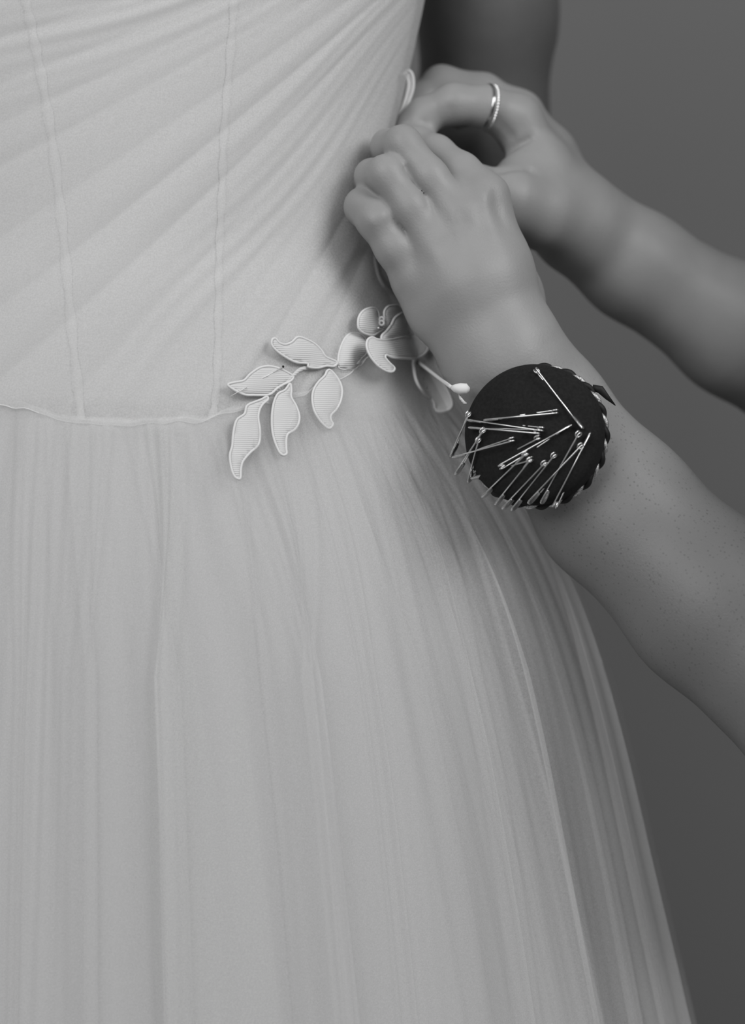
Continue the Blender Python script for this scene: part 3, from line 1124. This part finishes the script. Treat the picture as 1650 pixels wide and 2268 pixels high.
def pin_parts(L, r=0.0014, gap=0.0):
    n = 40
    path = [(L, r, 0.0), (L * 0.5, r, 0.0), (0, r, 0.0)]
    for a in np.linspace(math.pi / 2, math.pi / 2 + 3 * math.pi, n)[1:-1]:
        path.append((math.cos(a) * r, math.sin(a) * r, 0.0011 * (a - math.pi / 2) / (3 * math.pi) * 2 - 0.0))
    path += [(0, -r, 0.0022), (L * 0.5, -r - gap * 0.5, 0.0014), (L - 0.001, -r - gap, 0.0)]
    wire = tube(path, 0.00033, 6)
    # pressed cap wrapped over the end
    rows = []
    for x, w, h in ((L - 0.0062, 0.55, 0.5), (L - 0.0058, 0.9, 0.9), (L - 0.003, 1.0, 1.0), (L - 0.0008, 1.0, 1.0), (L + 0.0006, 0.85, 0.8), (L + 0.0012, 0.5, 0.45)):
        ring = []
        for a in np.linspace(0, 2 * math.pi, 14, endpoint=False):
            c, s = math.cos(a), math.sin(a)
            ring.append((x, (abs(c) ** 0.6) * math.copysign(1, c) * (r + 0.0003) * w, s * 0.0006 * h))
        rows.append(ring)
    V, Q = grid_mesh(np.array(rows), True)
    F = [tuple(q) for q in Q] + [tuple(range(14))[::-1], tuple(len(V) - 14 + k for k in range(14))]
    return wire, (V, F)


def safety_pin(coil, clasp, roll, label, offs=(0.0012, 0.0012), Yc=None):
    """coil and clasp as the places on the cushion they rest over, roll 0 = standing on edge in the fabric, 90 = lying flat"""
    A = on_cushion(coil[0], coil[1], offs[0])
    B = on_cushion(clasp[0], clasp[1], offs[1])
    L = float(np.linalg.norm(B - A))
    x = (B - A) / L
    nrm = CN - x * (CN @ x)
    nrm /= np.linalg.norm(nrm)
    sd = np.cross(x, nrm)
    c, s = math.cos(math.radians(roll)), math.sin(math.radians(roll))
    y = nrm * c + sd * s
    z = np.cross(x, y)
    Rm = np.stack([x, y, z], 1)
    wire, cap = pin_parts(L)
    o = thing('safety_pin', A, label, 'safety pin', 'safety pins stuck in the black pincushion')
    link_mesh('wire', (np.array(wire[0]) @ Rm.T) + A, wire[1], M_steel, o)
    link_mesh('clasp', (np.array(cap[0]) @ Rm.T) + A, cap[1], M_steel_d, o)
    return o


PINS = [
    ((1193, 819), (1289, 945), 30, 'long safety pin lying alone across the upper half of the black cushion', (0.002, 0.0015)),
    ((1229, 917), (1077, 931), 12, 'safety pin lying almost level, topmost of those pointing to the left rim', (0.0015, 0.002)),
    ((1196, 955), (1040, 932), 15, 'upper of two crossing safety pins in the middle of the cushion', (0.0015, 0.003)),
    ((1188, 961), (1043, 948), 10, 'lower of two crossing safety pins in the middle of the cushion', (0.002, 0.003)),
    ((1041, 920), (1001, 1008), 20, 'safety pin standing out over the left rim, nearest to the lace sprig', (0.003, 0.007)),
    ((1133, 979), (1007, 1013), 10, 'safety pin running from the left rim inward over two steep ones', (0.002, 0.009)),
    ((1072, 958), (1012, 1048), 20, 'steep safety pin at the left rim, its clasp hanging off the cushion edge', (0.003, 0.006)),
    ((1063, 978), (1040, 1064), 25, 'steepest safety pin at the left rim, behind the level one', (0.001, 0.003)),
    ((1191, 975), (1048, 1049), 20, 'thin safety pin half sunk behind the long slanting one', (0.0005, 0.003)),
    ((1174, 1022), (1046, 1060), 15, 'low safety pin whose clasp is beside another clasp at the lower left rim', (0.0002, 0.003)),
    ((1109, 1028), (1262, 943), 25, 'long slanting safety pin in the centre, clasp pointing up right', (0.0025, 0.0025)),
    ((1165, 1010), (1072, 1099), 20, 'first from the left of the slanting safety pins over the lower rim', (0.003, 0.005)),
    ((1175, 1024), (1101, 1115), 20, 'second from the left of the slanting safety pins over the lower rim', (0.003, 0.005)),
    ((1207, 1031), (1117, 1125), 30, 'third from the left of the slanting safety pins over the lower rim', (0.002, 0.005)),
    ((1229, 1013), (1137, 1128), 30, 'fourth from the left of the lower slanting safety pins, half sunk in the fabric', (0.0008, 0.005)),
    ((1288, 992), (1174, 1112), 35, 'safety pin crossing under the two long ones at the right', (0.0025, 0.005)),
    ((1284, 965), (1202, 1111), 38, 'long safety pin at the right with its coil loop showing round', (0.003, 0.005)),
    ((1226, 1115), (1305, 962), 35, 'rightmost long safety pin, nearest to the metallic trim', (0.005, 0.003)),
]
for coil, clasp, roll, lb, of in PINS:
    safety_pin(coil, clasp, roll * 0.6, lb, (of[0] + 0.0012, of[1] + 0.0006))

# ------------------------------------------------------------------ rings on the far hand
def ring_frame():
    a, b = P(1150, 262, 0.054), P(1005, 230, 0.042)
    d = (b - a) / np.linalg.norm(b - a)
    u = np.cross(d, np.array([0, 0, 1.0]))
    u /= np.linalg.norm(u)
    return d, u, np.cross(u, d)


rd, ru, rv = ring_frame()
rc = P(1080, 236, 0.0460)
t = np.linspace(0, 2 * np.pi, 64, endpoint=False)
RR = R_(46, 0.046)
band = rc + rd * 0.0012 + RR * (np.cos(t)[:, None] * ru + np.sin(t)[:, None] * rv)
o = link_mesh('ring', *tube(band, 0.0011, 10, closed=True), M_ring)
o['label'] = 'plain polished band on the far hand, the one nearer the fingertip'
o['category'] = 'ring'
o['group'] = 'rings on the far hand'
r2 = thing('ring', rc - rd * 0.0014, 'fine beaded band on the far hand, beside the plain polished one', 'ring', 'rings on the far hand')
band2 = rc - rd * 0.0014 + RR * (np.cos(t)[:, None] * ru + np.sin(t)[:, None] * rv)
link_mesh('band', *tube(band2, 0.0006, 8, closed=True), M_ring, r2)
bm = bmesh.new()
for k in range(44):
    a = k / 44 * 2 * math.pi
    q = rc - rd * 0.0014 + (RR + 0.0004) * (math.cos(a) * ru + math.sin(a) * rv) - np.array(r2.location)
    bmesh.ops.create_icosphere(bm, subdivisions=1, radius=0.00075, matrix=Matrix.Translation(Vector(q)))
me = bpy.data.meshes.new('beading')
bm.to_mesh(me)
bm.free()
me.materials.append(M_gem)
ob = bpy.data.objects.new('beading', me)
COL.objects.link(ob)
ob.parent = r2

# ------------------------------------------------------------------ a dressmaker's pin woven through the lace
h0 = on_dress(627, 812, 0.006)
pts = [h0, on_dress(597, 829, 0.0056), on_dress(590, 833, 0.0064), on_dress(582, 837, 0.0062), on_dress(572, 842, 0.0038), on_dress(550, 855, 0.0045), on_dress(543, 859, 0.0078), on_dress(510, 878, 0.0080)]
sp = thing('straight_pin', h0, 'straight pin with tiny dark head woven through the leftmost lace leaf', 'pin')
link_mesh('shaft', *tube(pts, [0.00028] * 7 + [0.0001], 6), M_pin, sp)
bm = bmesh.new()
bmesh.ops.create_uvsphere(bm, u_segments=10, v_segments=8, radius=0.0006)
me = bpy.data.meshes.new('head')
bm.to_mesh(me)
bm.free()
me.materials.append(M_black)
ob = bpy.data.objects.new('head', me)
COL.objects.link(ob)
ob.parent = sp
